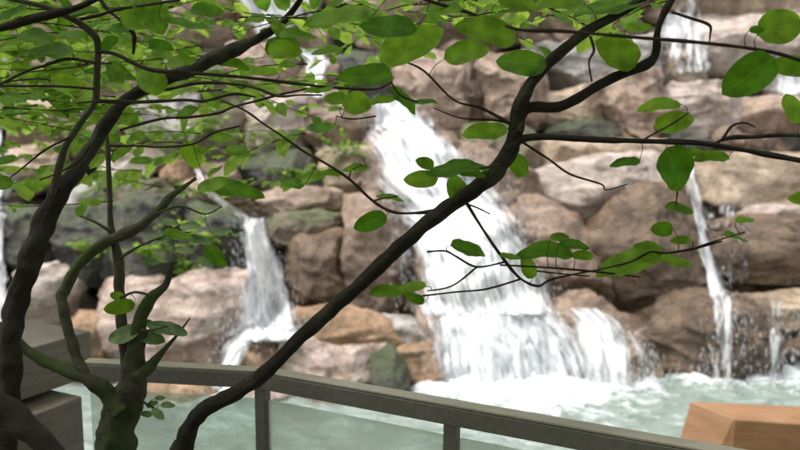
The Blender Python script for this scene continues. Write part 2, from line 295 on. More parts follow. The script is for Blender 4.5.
ROCKS = [
 # upper right
 ([(655,-40),(835,-40),(840,24),(775,27),(700,22),(668,6)], 12.3, 'tan', 'brown weathered boulder at the top right corner above the wet slab'),
 ([(652,18),(720,14),(790,20),(840,28),(840,72),(735,74),(655,74)], 11.9, 'pale', 'long pale pink slab with water sliding over it, under the top right boulder'),
 ([(655,86),(735,83),(742,108),(712,140),(662,132)], 11.3, 'pale', 'pale block under the thin dark slot below the wet slab'),
 ([(738,96),(775,98),(840,98),(840,134),(748,134),(728,118)], 11.2, 'pink', 'pinkish brown block beside the right frame edge just above the forked twig'),
 ([(740,76),(790,74),(840,76),(840,98),(770,97)], 11.5, 'grey', 'whitish wet rock between the two large leaves at the right edge'),
 ([(598,80),(655,72),(664,125),(642,140),(603,120)], 11.3, 'pink', 'smooth pink brown boulder framed by the fork of the thick branch'),
 ([(528,48),(600,42),(655,38),(652,75),(595,84),(558,104),(533,92)], 11.7, 'grey', 'cracked pale grey rock behind the fork of the thick branch'),
 ([(528,98),(595,84),(602,118),(560,127),(528,127)], 11.2, 'tan', 'tan pink rock directly above the dark rounded stone'),
 ([(550,127),(575,121),(608,122),(628,140),(600,146),(548,144)], 10.9, 'dark', 'dark rounded stone resting on the horizontal branch line'),
 ([(522,150),(545,141),(600,143),(662,141),(702,143),(692,165),(642,172),(560,176),(528,176)], 10.5, 'tan', 'wide tan ledge just under the horizontal branch'),
 ([(536,174),(600,160),(660,157),(692,175),(682,192),(640,202),(604,226),(588,238),(560,217),(538,206)], 9.9, 'pale', 'large pale pink wedge shaped boulder pointing down between two brown ones'),
 ([(512,198),(545,203),(575,222),(594,242),(602,290),(572,312),(545,292),(522,250)], 9.3, 'wet', 'dark mauve wet boulder just right of the main waterfall, under the pale wedge'),
 ([(590,242),(618,207),(645,193),(682,190),(694,230),(702,288),(672,316),(640,326),(610,303),(588,272)], 9.0, 'brown', 'big rounded brown boulder between the main waterfall and the thin fall'),
 ([(690,162),(720,157),(840,156),(840,198),(762,201),(712,202),(692,190)], 10.2, 'tan', 'squarish tan block at right above the dark horizontal gap'),
 ([(725,208),(762,205),(840,207),(840,222),(745,223)], 9.7, 'pale', 'thin pale ledge stone at right under the dark gap'),
 ([(700,226),(745,221),(840,223),(840,280),(762,279),(722,276),(700,262)], 9.4, 'brown', 'broad brown block at right splashed by droplets below the pale ledge'),
 ([(648,328),(668,304),(700,298),(746,302),(766,325),(770,385),(742,404),(690,404),(655,388),(644,352)], 8.3, 'brown', 'large wet brown boulder standing in the pool at right under the thin fall'),
 ([(744,300),(790,294),(840,296),(840,326),(775,327)], 8.6, 'tan', 'pale tan flat stone at the right edge above the pool'),
 ([(764,326),(840,324),(840,368),(782,370),(764,350)], 8.5, 'brown', 'dark brown stone under the flat tan stone at the right edge'),
 ([(770,372),(840,368),(840,400),(775,400)], 8.5, 'dark', 'low dark stone at the waterline by the right edge'),
 ([(562,308),(600,303),(630,325),(648,360),(642,398),(615,410),(570,410),(552,350)], 8.15, 'wet', 'pink rounded boulder with water sheeting over it right of the main waterfall foot'),
 # under the main fall
 ([(420,320),(490,314),(562,310),(578,350),(575,415),(435,418),(425,370)], 8.35, 'wet', 'ledge boulder mostly hidden under the lower step of the main waterfall'),
 ([(398,215),(460,208),(520,210),(550,262),(562,315),(405,322),(395,270)], 9.3, 'wet', 'steep boulder mostly hidden under the middle of the main waterfall'),
 ([(362,132),(450,138),(500,200),(470,222),(395,226),(366,200)], 10.3, 'wet', 'sloping boulder mostly hidden under the upper white fan of the main waterfall'),
 ([(448,138),(500,160),(532,178),(542,208),(526,246),(502,214),(472,180)], 9.9, 'wet', 'mauve wet rock edge right of the white fan behind the thick branch'),
 ([(468,128),(528,128),(545,180),(505,188),(470,160)], 10.5, 'moss', 'greyish brown slab behind the crook of the thick branch'),
 # upper centre
 ([(398,52),(454,58),(463,100),(456,132),(424,118),(398,95)], 11.1, 'pink', 'pink brown boulder under the big leaves, just above the main waterfall head'),
 ([(453,62),(477,60),(482,132),(459,136)], 11.1, 'brown', 'narrow upright dark brown stone wedged between two pink boulders'),
 ([(474,60),(534,54),(542,95),(532,130),(480,132)], 11.1, 'pink', 'cracked pink boulder left of the thick branch crook, under the round leaves'),
 ([(425,-40),(542,-40),(540,38),(482,50),(436,52)], 12.2, 'moss', 'shaded grey mossy boulder at the top middle behind the hanging leaves'),
 ([(538,-40),(662,-40),(655,18),(602,42),(540,38)], 12.3, 'pink', 'pink brown boulder at the top right of middle behind the branch tips'),
 ([(328,-40),(428,-40),(436,40),(395,56),(330,30)], 12.1, 'pink', 'pinkish boulder at the top middle left of the mossy one'),
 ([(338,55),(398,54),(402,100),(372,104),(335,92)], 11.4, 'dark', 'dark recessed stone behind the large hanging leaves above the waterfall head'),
 ([(300,100),(335,94),(372,108),(374,150),(332,152),(300,132)], 10.9, 'pink', 'tan pink boulder directly left of the main waterfall head'),
 ([(316,150),(373,150),(374,190),(352,202),(326,188)], 10.5, 'tan', 'tan pink step stone left of the white fan'),
 ([(262,196),(296,184),(342,196),(330,216),(290,222),(266,214)], 9.8, 'pink', 'salmon pink flat topped stone above the olive boulder'),
 ([(266,218),(300,213),(346,217),(350,240),(300,250),(268,242)], 9.5, 'moss', 'olive brown rounded boulder right of the small left waterfall lip'),
 ([(280,246),(330,236),(352,236),(352,326),(300,328),(280,292)], 9.2, 'brown', 'brown layered block right of the small left waterfall'),
 ([(344,204),(372,200),(402,222),(404,300),(382,328),(350,328)], 9.2, 'wet', 'tall flat faced block between the brown layered block and the main waterfall'),
 ([(384,318),(412,322),(428,336),(412,350),(386,346)], 8.3, 'grey', 'small grey rounded stone at the left foot of the main waterfall'),
 ([(254,342),(292,320),(330,314),(376,322),(402,342),(396,360),(340,358),(300,356),(285,370),(256,370)], 8.0, 'ochre', 'orange ochre boulder above the handrail, crossed by the thick branch'),
 ([(288,346),(340,352),(385,354),(388,388),(376,432),(282,430),(282,375)], 7.6, 'peb', 'pale pitted rock showing above and under the handrail'),
 ([(398,352),(430,350),(442,370),(444,412),(402,412)], 7.8, 'ochre', 'red brown angular block beside the main waterfall foot above the handrail'),
 ([(372,362),(390,354),(406,372),(408,430),(370,428)], 7.4, 'dark', 'dark green mossy stone between the pale pitted rock and the red brown block'),
 ([(244,340),(262,334),(288,342),(288,384),(246,384)], 7.7, 'ochre', 'small ochre stone left of where the thick branch crosses the handrail'),
 ([(152,296),(190,283),(242,283),(248,320),(238,352),(218,398),(162,392),(148,335)], 8.2, 'peb', 'large rough pink rock left of the small left waterfall'),
 ([(148,380),(216,384),(220,404),(148,402)], 7.3, 'ochre', 'low red brown stone seen in the gap under the handrail at left'),
 ([(236,382),(262,384),(290,392),(288,420),(230,410)], 7.4, 'peb', 'low pale stone under the handrail beside the corner post'),
 # left
 ([(12,278),(45,268),(66,290),(64,338),(12,350)], 8.1, 'pale', 'pale pink boulder between the dark trunk and the slim mossy stem'),
 ([(64,318),(104,318),(108,372),(64,374)], 7.9, 'ochre', 'ochre stone just above the grey timber box'),
 ([(92,290),(152,288),(160,330),(152,385),(98,382)], 8.2, 'peb', 'rough pink rock behind the mossy shrub trunk'),
 ([(-40,335),(12,330),(40,345),(40,390),(-40,395)], 7.9, 'pink', 'pink rock at the far left behind the dark trunk and timber box'),
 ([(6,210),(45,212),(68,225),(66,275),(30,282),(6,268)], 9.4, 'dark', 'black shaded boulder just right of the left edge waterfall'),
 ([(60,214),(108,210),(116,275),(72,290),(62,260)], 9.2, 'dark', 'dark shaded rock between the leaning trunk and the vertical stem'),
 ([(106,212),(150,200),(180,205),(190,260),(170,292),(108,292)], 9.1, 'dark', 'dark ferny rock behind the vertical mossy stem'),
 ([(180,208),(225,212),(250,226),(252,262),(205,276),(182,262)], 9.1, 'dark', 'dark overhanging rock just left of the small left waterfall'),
 ([(58,186),(95,178),(106,200),(90,216),(58,214)], 9.9, 'grey', 'whitish grey stone cradled beside the leaning dark trunk'),
 ([(104,156),(150,146),(165,165),(130,186),(106,184)], 10.1, 'pale', 'pale pink angular stone right of the leaning dark trunk'),
 ([(108,188),(160,178),(178,205),(122,216)], 9.7, 'moss', 'brownish mossy stone under the pale angular one'),
 ([(184,184),(205,180),(224,204),(216,218),(194,208)], 9.7, 'pink', 'small smooth pink stone beside the upper trickle at left'),
 ([(158,164),(190,160),(194,184),(164,184)], 10.1, 'ochre', 'small orange tinted stone behind the shrub leaves at left'),
 ([(16,152),(55,145),(62,186),(14,200)], 10.1, 'tan', 'tan stone left of the leaning trunk beside the left edge waterfall'),
 ([(18,104),(62,98),(68,146),(20,150)], 10.8, 'pink', 'pink stone high at left seen between the twigs'),
 ([(62,104),(120,98),(128,150),(64,152)], 10.7, 'moss', 'mossy brown stone behind the middle of the leaning trunk'),
 ([(120,104),(190,96),(196,160),(128,162)], 10.7, 'grey', 'pale grey rock behind the dense leaves left of centre'),
 ([(194,112),(236,104),(244,160),(200,172)], 10.6, 'moss', 'mossy rock above the upper trickle at left'),
 ([(240,104),(300,100),(304,150),(246,156)], 10.8, 'pale', 'pale rock behind the crossing twigs left of the waterfall head'),
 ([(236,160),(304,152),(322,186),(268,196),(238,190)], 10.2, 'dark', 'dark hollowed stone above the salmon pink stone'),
 ([(196,168),(236,166),(244,196),(262,216),(244,226),(216,200)], 10.0, 'wet', 'wet stone carrying the upper trickle to the small left waterfall'),
 ([(-50,-40),(60,-40),(66,50),(20,60),(-50,55)], 12.1, 'tan', 'brownish boulder in the top left corner behind the leaves'),
 ([(58,-40),(150,-40),(152,55),(66,58)], 12.1, 'pink', 'pink brown boulder second from the top left corner behind the leaves'),
 ([(150,-40),(228,-40),(232,50),(152,60)], 12.0, 'tan', 'tan boulder left of the high white cascade behind the leaves'),
 ([(-50,55),(20,58),(18,108),(-50,112)], 11.4, 'pale', 'pale rock at the left edge above the left edge waterfall'),
 ([(18,58),(70,56),(66,100),(18,106)], 11.5, 'moss', 'mossy rock behind the upper left twigs'),
 ([(68,56),(152,56),(150,102),(66,102)], 11.5, 'pink', 'pink rock behind the upper left limb fork'),
 ([(150,58),(226,50),(238,104),(152,102)], 11.4, 'moss', 'mossy rock behind the thick part of the left leaning trunk'),
 ([(226,46),(296,50),(304,98),(238,104)], 11.4, 'pink', 'pink boulder below the high white cascade'),
 ([(286,18),(330,24),(338,60),(300,62)], 11.9, 'tan', 'tan stone right of the high white cascade'),
 ([(296,60),(338,58),(336,100),(300,102)], 11.4, 'wet', 'wet stone with a small white spill under the hanging leaves'),
 ([(226,-40),(330,-40),(300,20),(232,48)], 12.2, 'wet', 'wet stone hidden under the high white cascade'),
]
for i, r in enumerate(ROCKS):
    rock([(x+110 if x > 834 else x-80 if x < -35 and y > 50 else x, y) for x, y in r[0]], r[1], r[2], r[3], seed=i+1, amp=1.0)

# bank of earth and rubble behind the boulders
def ybank(z):
    t = (z+1)/7.0
    return 8.9 + 4.3*max(0, t)**1.05
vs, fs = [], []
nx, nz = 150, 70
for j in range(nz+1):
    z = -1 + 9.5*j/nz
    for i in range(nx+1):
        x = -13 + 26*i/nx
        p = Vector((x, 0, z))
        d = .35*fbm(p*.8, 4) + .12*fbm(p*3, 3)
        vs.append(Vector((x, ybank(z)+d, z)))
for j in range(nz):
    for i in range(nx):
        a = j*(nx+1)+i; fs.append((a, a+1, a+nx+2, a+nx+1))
BANKM = rock_mat('shade_toned_bank', (.07, .055, .04), (.13, .10, .075), (.025, .02, .015), rough=.8, moss=.4, wet=.5)  # dark soil whose tone also fills the gaps with painted shade
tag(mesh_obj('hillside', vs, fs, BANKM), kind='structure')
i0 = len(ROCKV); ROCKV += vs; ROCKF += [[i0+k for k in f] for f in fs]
# unseen slope added behind the viewer to darken the foreground
v2, f2 = [], []
for j in range(31):
    for i in range(81):
        x = -16+32*i/80; z = -1+8.5*j/30
        v2.append(Vector((x, -7.5-.35*z+.5*fbm(Vector((x*.7, 3, z*.7)), 4)+.012*x*x, z)))
for j in range(30):
    for i in range(80):
        a = j*81+i; f2.append((a, a+81, a+82, a+1))
SLOPE = simple('added_dark_slope', (.05, .045, .035), .95, bump=1, bscale=9, var=.6)
tag(mesh_obj('hillside', v2, f2, SLOPE), kind='structure')  # stands out of view, only there to cut front light
# top of the bank and base ground
g = [(-60, 12.9, 8.3), (60, 12.9, 8.3), (60, 60, 9.5), (-60, 60, 9.5)]
tag(mesh_obj('hilltop', g, [(0, 1, 2, 3)], BANKM), kind='structure')
GR = simple('earth', (.12, .09, .065), .9, bump=.6, bscale=6, var=.4)
tag(mesh_obj('ground', [(-200, -200, -1.2), (200, -200, -1.2), (200, 200, -1.2), (-200, 200, -1.2)], [(0, 1, 2, 3)], GR), kind='structure')
BVH = BVHTree.FromPolygons(ROCKV, ROCKF)
BANK0 = len(ROCKF)-len(fs)
gapn = 0
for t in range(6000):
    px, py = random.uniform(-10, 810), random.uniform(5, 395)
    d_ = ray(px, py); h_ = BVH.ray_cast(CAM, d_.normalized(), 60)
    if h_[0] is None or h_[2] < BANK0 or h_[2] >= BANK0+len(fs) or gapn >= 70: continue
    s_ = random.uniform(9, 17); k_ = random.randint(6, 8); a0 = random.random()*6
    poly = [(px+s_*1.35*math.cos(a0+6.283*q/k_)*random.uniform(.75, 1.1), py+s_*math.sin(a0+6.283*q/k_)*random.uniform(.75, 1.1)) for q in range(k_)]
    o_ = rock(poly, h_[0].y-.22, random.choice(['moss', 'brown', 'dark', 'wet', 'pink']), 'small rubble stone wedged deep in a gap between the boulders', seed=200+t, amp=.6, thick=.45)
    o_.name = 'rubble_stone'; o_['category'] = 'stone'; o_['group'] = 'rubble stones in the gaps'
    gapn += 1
    if gapn % 6 == 0: 
        BVH = BVHTree.FromPolygons(ROCKV, ROCKF)
        BANKR = (BANK0, BANK0+len(fs))
BVH = BVHTree.FromPolygons(ROCKV, ROCKF)
def hitY(px, py, default):
    d = ray(px, py)
    h = BVH.ray_cast(CAM, d.normalized(), 60)
    return h[0].y if h[0] else default

# ------------------------------------------------------------------ water
DROPS = []
FEET = []
def fall(rows, mat, name='waterfall', nu=None, amp=.05, lift=.05, seed=0, drops=0, dsp=.25, fade=4):
    """rows: (py, xl, xr). the sheet drapes over the rocks it meets"""
    # resample rows
    rr = []
    for a, b in zip(rows, rows[1:]):
        k = max(1, int(abs(b[0]-a[0])/2.2))
        for j in range(k):
            t = j/k; rr.append(tuple(a[q]+(b[q]-a[q])*t for q in range(3)))
    rr.append(rows[-1][:3])
    wmax = max(r[2]-r[1] for r in rr)
    nu = nu or max(6, int(wmax/2.2))
    Ys = []
    for py, xl, xr in rr:
        Ys.append([hitY(xl+(xr-xl)*i/nu, py, 10)-lift for i in range(nu+1)])
    nr = len(rr)
    # water never goes back under: falling water keeps the forward-most depth
    for i in range(nu+1):
        for r in range(1, nr):
            Ys[r][i] = min(Ys[r][i], Ys[r-1][i]+.0)
    for _ in range(5):
        Z = [row[:] for row in Ys]
        for r in range(nr):
            for i in range(nu+1):
                q = [Ys[a][b] for a in (r-1, r, r+1) for b in (i-1, i, i+1) if 0 <= a < nr and 0 <= b <= nu]
                Z[r][i] = min(Ys[r][i]+.02, sum(q)/len(q))
        Ys = Z
    vs, uvs, edge, L = [], [], [], 0
    prev = None
    for r, (py, xl, xr) in enumerate(rr):
        mid = P((xl+xr)/2, py, Ys[r][nu//2])
        if prev is not None: L += (mid-prev).length
        prev = mid
        for i in range(nu+1):
            u = i/nu; px = xl+(xr-xl)*u
            p = P(px, py, Ys[r][i])
            w = (xr-xl)/F*9
            um = (u-.5)*w
            q = Vector((um*5+seed*5, L*1.1, seed*2.))
            d = amp*(1.2*fbm(q, 5)+.9*abs(noise.noise(Vector((um*10, L*2.5, seed))))+.4*noise.noise(Vector((um*24, L*5, seed))))
            e = min(1., min(u, 1-u)/.3 + .8*noise.noise(Vector((um*2.5, L*2., seed*4.)))*(1-abs(2*u-1))); e = max(0, e)**.8
            e *= min(1., (nr-1-r)/fade+(.55 if fade == 4 else 0))
            vs.append(p+Vector((0, -d-amp*.6*e, d*.3))); uvs.append((um+seed*3.3, L)); edge.append(e)
            if drops and random.random() < drops:
                DROPS.append(p+Vector((random.gauss(0, .05), -abs(random.gauss(0, dsp)), random.gauss(0, .05))))
    fs = []
    for r in range(nr-1):
        for i in range(nu):
            a = r*(nu+1)+i; fs.append((a, a+1, a+nu+2, a+nu+1))
    o = mesh_obj(name, vs, fs, mat, uvs=uvs)
    at = o.data.attributes.new('edge', 'FLOAT', 'POINT'); at.data.foreach_set('value', edge)
    tag(o, kind='structure')
    return vs
MAIN1 = [(100,374,412),(112,370,420),(125,370,432),(140,368,452),(155,368,468),(175,370,484),(190,376,500),(205,385,512),(225,396,528),(250,398,545),(280,400,556),(300,402,564),(316,408,572)]
MAIN2 = [(308,412,576),(318,418,590),(335,424,610),(355,428,624),(375,430,636),(395,432,646),(408,432,650)]
fall([(y, a-7, b+5) for y, a, b in MAIN1], WDENSE, seed=1, drops=.15, amp=.11)
fall([(y, a-10, b+16) for y, a, b in MAIN1], WVEIL, seed=2, lift=.16, drops=.12, amp=.09)
fall(MAIN2, WMID, seed=3, drops=.12, amp=.06)
fall([(306,402,572),(325,412,572),(345,418,574),(375,421,580),(408,422,592)], WDENSE, seed=4, lift=.10, drops=.12, amp=.08)
fall([(308,556,606),(322,560,632),(350,568,644),(380,566,652),(406,564,660)], WVEIL, seed=31, lift=.04, amp=.03, drops=.06)
fall([(330,618,632),(350,628,650),(375,632,662),(402,636,672)], WTHIN, seed=5, drops=.3, lift=.12)
# small left fall
fall([(168,192,206),(185,196,212),(198,206,226),(212,228,248),(222,240,262)], WTHIN, seed=6)
LF = [(218,244,262),(232,245,264),(245,243,270),(262,240,280),(285,240,288),(308,234,298),(326,230,306),(342,226,310)]
fall([(y, a-2, b+4) for y, a, b in LF], WDENSE, seed=7, lift=.22, amp=.05, drops=.2)
fall([(y, a-3, b+6) for y, a, b in LF], WVEIL, seed=17, amp=.06, lift=.3, drops=.12)
fall([(322,226,300),(332,218,296),(345,214,262),(365,208,246),(392,202,244)], WVEIL, seed=8, amp=.04, drops=.1)
# left edge fall
fall([(92,-40,6),(130,-40,10),(180,-40,10),(230,-40,13),(280,-40,16),(335,-40,14)], WMID, seed=9)
fall([(92,-40,2),(180,-40,8),(335,-40,12)], WDENSE, seed=19, lift=.1)
# right thin falls
fall([(160,684,694),(183,684,698),(200,688,706),(226,692,709),(250,696,712),(270,702,722),(298,704,732)], WVEIL, seed=10, amp=.02, drops=.15)
fall([(184,686,694),(228,694,706),(262,703,716),(300,707,728),(318,704,736),(350,702,738)], WMID, seed=11, amp=.02, lift=.07, fade=28)
fall([(296,706,738),(315,704,744),(350,698,746),(392,692,750)], WTHIN, seed=12, amp=.03, drops=.25)
for y_ in range(160, 290, 2):
    for x_ in (732, 745): 
        DROPS.append(P(x_+random.gauss(0, 6), y_, hitY(x_, y_, 9)-abs(random.gauss(.05, .1))))
fall([(300,764,790),(330,764,788),(360,762,790),(392,758,796)], WTHIN, seed=14, amp=.03, drops=.3)
fall([(205,706,740),(215,700,742),(232,696,735)], WTHIN, seed=15, amp=.02)
# high falls
fall([(-20,672,700),(5,668,704),(20,658,716),(40,654,720),(60,652,724),(76,652,728)], WTHIN, seed=20, drops=.05)
fall([(14,656,700),(30,654,700),(44,652,690)], WMID, seed=21)
fall([(76,760,840),(97,764,840)], WMID, seed=22)
fall([(-30,215,300),(0,222,310),(18,232,318),(30,240,300),(40,250,290)], WMID, seed=23)
fall([(-30,225,300),(0,230,330),(14,240,330),(28,250,300)], WDENSE, seed=24, lift=.1)
fall([(50,290,325),(64,298,335),(80,300,330),(100,304,330)], WMID, seed=25)
fall([(60,-40,12),(75,-40,16),(95,-40,10)], WMID, seed=26)
fall([(148,318,376),(153,312,376),(158,310,372)], WTHIN, seed=27)
fall([(176,-40,30),(190,-40,24),(200,-40,16)], WMID, seed=28)

# pool
feet = [(P(x, 405, 7.75), rr_) for x, rr_ in ((440,.5),(480,.7),(520,.8),(560,.7),(600,.4),(640,.25))] + \
       [(P(x, 392, 8.0), .32) for x in (695, 720, 750, 780)] + [(P(225, 395, 7.5), .4), (P(-10, 350, 8.2), .6)]
vs, fs, foam = [], [], []
x0, x1, y0, y1, st = -8., 8., 2.6, 9.4, .045
nx, ny = int((x1-x0)/st), int((y1-y0)/st)
for j in range(ny+1):
    y = y0+(y1-y0)*j/ny
    for i in range(nx+1):
        x = x0+(x1-x0)*i/nx
        f = 0
        for q, r_ in feet:
            d = math.hypot(x-q.x, (y-q.y)*.8)
            f = max(f, math.exp(-(d/r_)**2))
        z = .03*noise.noise(Vector((x*3, y*5, 0))) + .014*noise.noise(Vector((x*9, y*13, 3)))
        z += f*(.10 + .09*noise.noise(Vector((x*4, y*4, 9)))+.05*noise.noise(Vector((x*11, y*11, 5))))
        vs.append((x, y, z)); foam.append(f)
for j in range(ny):
    for i in range(nx):
        a = j*(nx+1)+i; fs.append((a, a+1, a+nx+2, a+nx+1))
m, n, bs = nt('pool_water')
at = n.nodes.new('ShaderNodeAttribute'); at.attribute_name = 'foam'
tc = n.nodes.new('ShaderNodeTexCoord')
mp = n.nodes.new('ShaderNodeMapping'); mp.inputs['Scale'].default_value = (3.2, 5.5, 3); n.links.new(tc.outputs['Object'], mp.inputs['Vector'])
n1 = N(n, 'ShaderNodeTexNoise', Scale=1.3, Detail=9.0, Roughness=.72, Distortion=.8); n.links.new(mp.outputs[0], n1.inputs['Vector'])
ma = n.nodes.new('ShaderNodeMath'); ma.operation = 'MULTIPLY_ADD'; n.links.new(at.outputs['Fac'], ma.inputs[0]); ma.inputs[1].default_value = .4; n.links.new(n1.outputs['Fac'], ma.inputs[2])
mk = ramp(n, ma.outputs[0], [(.6, 0.), (.78, 1.)])
c0 = mixc(n, ramp(n, n1.outputs['Fac'], [(.35, 0.), (.65, 1.)]), (.13, .17, .15), (.31, .36, .325))
c = mixc(n, mk, c0, (.64, .67, .68))
n.links.new(c, bs.inputs['Base Color'])
rg = ramp(n, mk, [(0., .12), (1., .5)]); n.links.new(rg, bs.inputs['Roughness'])
bu = N(n, 'ShaderNodeBump', Strength=.6, Distance=.04); n.links.new(n1.outputs['Fac'], bu.inputs['Height']); n.links.new(bu.outputs[0], bs.inputs['Normal'])
o = mesh_obj('water', vs, fs, m)
a_ = o.data.attributes.new('foam', 'FLOAT', 'POINT'); a_.data.foreach_set('value', foam)
tag(o, kind='structure')

# spray: slender flying drops
for q, r_ in feet:
    for _ in range(90):
        a = random.uniform(0, 6.28); d = abs(random.gauss(0, r_*.6))
        DROPS.append(q+Vector((math.cos(a)*d, math.sin(a)*d*.5-.1, abs(random.gauss(0, .16))+.03-q.z)))
vs, fs = [], []
for p in DROPS:
    s = random.uniform(.0015, .0045); l = random.uniform(.012, .05)
    d = Vector((random.gauss(.15, .35), random.gauss(-.1, .2), -1)).normalized()
    a = d.orthogonal().normalized()*s; b = d.cross(a)
    k = len(vs)
    vs += [p-d*l, p+a, p+b, p-a, p-b, p+d*l]
    fs += [(k, k+1, k+2), (k, k+2, k+3), (k, k+3, k+4), (k, k+4, k+1), (k+5, k+2, k+1), (k+5, k+3, k+2), (k+5, k+4, k+3), (k+5, k+1, k+4)]
DM, n, bs = nt('water_drops'); bs.inputs['Base Color'].default_value = (.85, .88, .92, 1); bs.inputs['Roughness'].default_value = .15; bs.inputs['Alpha'].default_value = .6
tag(mesh_obj('spray', vs, fs, DM), 'white flying drops of spray around the waterfalls', 'spray', kind='stuff')

# ------------------------------------------------------------------ tubes (trunks, branches, twigs)
def catmull(pts, k):
    out = []
    n_ = len(pts)
    for i in range(n_-1):
        p0 = pts[max(0, i-1)]; p1 = pts[i]; p2 = pts[i+1]; p3 = pts[min(n_-1, i+2)]
        for j in range(k):
            t = j/k
            out.append(tuple(.5*((2*p1[q])+(-p0[q]+p2[q])*t+(2*p0[q]-5*p1[q]+4*p2[q]-p3[q])*t*t+(-p0[q]+3*p1[q]-3*p2[q]+p3[q])*t**3) for q in range(4)))
    out.append(tuple(pts[-1]))
    return out
def tube(vs, fs, pts, sides=8, k=5, bump=.1, seed=0):
    """pts: (x,y,z,r)"""
    pp = catmull(pts, k)
    base = len(vs); nrm = None
    for i, (x, y, z, r) in enumerate(pp):
        a = Vector(pp[max(0, i-1)][:3]); b = Vector(pp[min(len(pp)-1, i+1)][:3])
        d = (b-a).normalized()
        if nrm is None: nrm = d.orthogonal().normalized()
        nrm = (nrm-d*nrm.dot(d)).normalized(); bi = d.cross(nrm)
        for s in range(sides):
            an = 2*math.pi*s/sides
            v = nrm*math.cos(an)+bi*math.sin(an)
            c = Vector((x, y, z))
            rr = max(.0004, r)*(1+bump*.6*abs(noise.noise(Vector((v.x*5+c.x*6, v.y*5+c.y*6, v.z*5+c.z*14))))*2+bump*noise.noise((c+v*r)*22+Vector((seed, 0, 0)))*2 + bump*.8*noise.noise(c*9+v*1.2))
            vs.append(c+v*rr)
    for i in range(len(pp)-1):
        for s in range(sides):
            a = base+i*sides+s; b = base+i*sides+(s+1) % sides
            fs.append((a, b, b+sides, a+sides))
    fs.append(tuple(base+s for s in range(sides))[::-1]); fs.append(tuple(base+(len(pp)-1)*sides+s for s in range(sides)))
def px_pts(lst, Y0, Y1=None, wob=.0):
    """lst of (px,py,width_px)"""
    Y1 = Y0 if Y1 is None else Y1
    out = []
    for i, (x, y, w) in enumerate(lst):
        Y = Y0+(Y1-Y0)*i/max(1, len(lst)-1) + random.uniform(-wob, wob)
        p = P(x, y, Y); out.append((p.x, p.y, p.z, w/2/F*Y))
    return out
CL = []
PET = ([], [])
def branch(name, lst, Y0, Y1, mat, parent, sides=10, bump=.16, label=None, wob=.01, ground=None):
    k_ = {'leaning_tree': .69, 'shade_tree': .75, 'mossy_shrub': .84}[parent.name] if name != 'twig' else .85
    if label: k_ = 1
    lst = [(x, y, w*k_) for x, y, w in lst]
    for i in range(len(lst)-1):
        for q in range(6):
            t = q/6; a, b = lst[i], lst[i+1]
            CL.append((a[0]+(b[0]-a[0])*t, a[1]+(b[1]-a[1])*t, Y0+(Y1-Y0)*(i+t)/(len(lst)-1)))
    pts = px_pts(lst, Y0, Y1, wob)
    if ground is not None:
        x, y, z, r = pts[0]
        pts = [(x-.02, y+.02, ground-.15, r*1.5), (x-.01, y+.01, ground+.12, r*1.2)] + pts
    vs, fs = [], []
    tube(vs, fs, pts, sides=int(sides*(2.2 if name != 'twig' else 1)), bump=bump, seed=len(lst), k=14 if name != 'twig' else 5)
    o = mesh_obj(name, vs, fs, mat, parent)
    if label: o['label'] = label
    return o

# ------------------------------------------------------------------ leaves
class Leaves:
    def __init__(s): s.v, s.f, s.uv = [], [], []
    def add(s, base, ax, nor, L, W, curl=.25, fold=.25, seg=7, stem=True):
        ax = ax.normalized(); side = ax.cross(nor).normalized(); nor = side.cross(ax).normalized()
        k = len(s.v)
        tw = random.uniform(-.25, .25)
        for i in range(seg+1):
            t = i/seg
            w = W*.5*(math.sin(math.pi*min(1, t**.8))**.5) if 0 < t < 1 else 0
            if t > .82: w *= 1-((t-.82)/.18)**2*.35
            c = base+ax*(L*t)-nor*(L*curl*(t-.0)**2*.6)
            sd = side*math.cos(tw*t)+nor*math.sin(tw*t)
            wob = (math.sin(t*9+k)*.05+math.sin(t*23+k*2)*.02)*W
            for j, u in enumerate((-1, -.5, 0, .5, 1)):
                s.v.append(c+sd*(w*u)+nor*(abs(u)*w*fold+(wob*abs(u))))
                s.uv.append((.5+u*.5*(w/(W*.5) if W else 1), t))
        for i in range(seg):
            for j in range(4):
                a = k+i*5+j; s.f.append((a, a+1, a+6, a+5))
    def build(s, name, mat, parent):
        return mesh_obj(name, s.v, s.f, mat, parent, uvs=s.uv)
def px_leaf(Lv, Y, cx, cy, L, W, ang=0, flip=False):
    """a leaf whose long axis lies at ang (deg, clockwise in the photo from +x) and whose blade leans"""
    # grow the leaf from the nearest twig
    a = R(ang); best = None
    for sgn_ in (1, -1):
        bx, by = cx-math.cos(a)*sgn_*L*.5, cy-math.sin(a)*sgn_*L*.5
        for c_ in CL:
            d_ = math.hypot(c_[0]-bx, c_[1]-by)
            if best is None or d_ < best[0]: best = (d_, sgn_, c_)
    sgn = best[1]; near = best[0] < 45
    if near: Y = best[2][2]+random.uniform(-.03, .02)
    m = Y/F
    d2 = Vector((math.cos(a)*sgn, -math.sin(a)*sgn))
    ax = Vector((d2.x, random.uniform(-.25, .25), d2.y)).normalized()
    real_w = max(W*m, .55*L*m)
    tilt = math.acos(min(1, W*m/real_w*.98))
    # normal: partly up, partly to the viewer
    per = Vector((-d2.y, 0, d2.x));
    if per.z < 0: per = -per
    nor = Vector((0, -1, 0))*math.cos(tilt)+per*math.sin(tilt)
    LL = L*m*1.06
    ctr = P(cx, cy, Y)
    if near:
        b_ = ctr-ax*LL*.49; t_ = P(*best[2]); mid_ = b_.lerp(t_, .5)-ax*.006+Vector((0, 0, .004))
        tube(PET[0], PET[1], [tuple(t_)+(.0013,), tuple(mid_)+(.001,), tuple(b_)+(.0008,)], sides=5, k=4, bump=0)
    Lv.add(ctr-ax*LL*.5, ax, nor, LL, real_w*random.uniform(.92, 1.08), curl=random.uniform(.05, .4), fold=random.uniform(.05, .32), seg=14)
    return ctr-ax*LL*.5

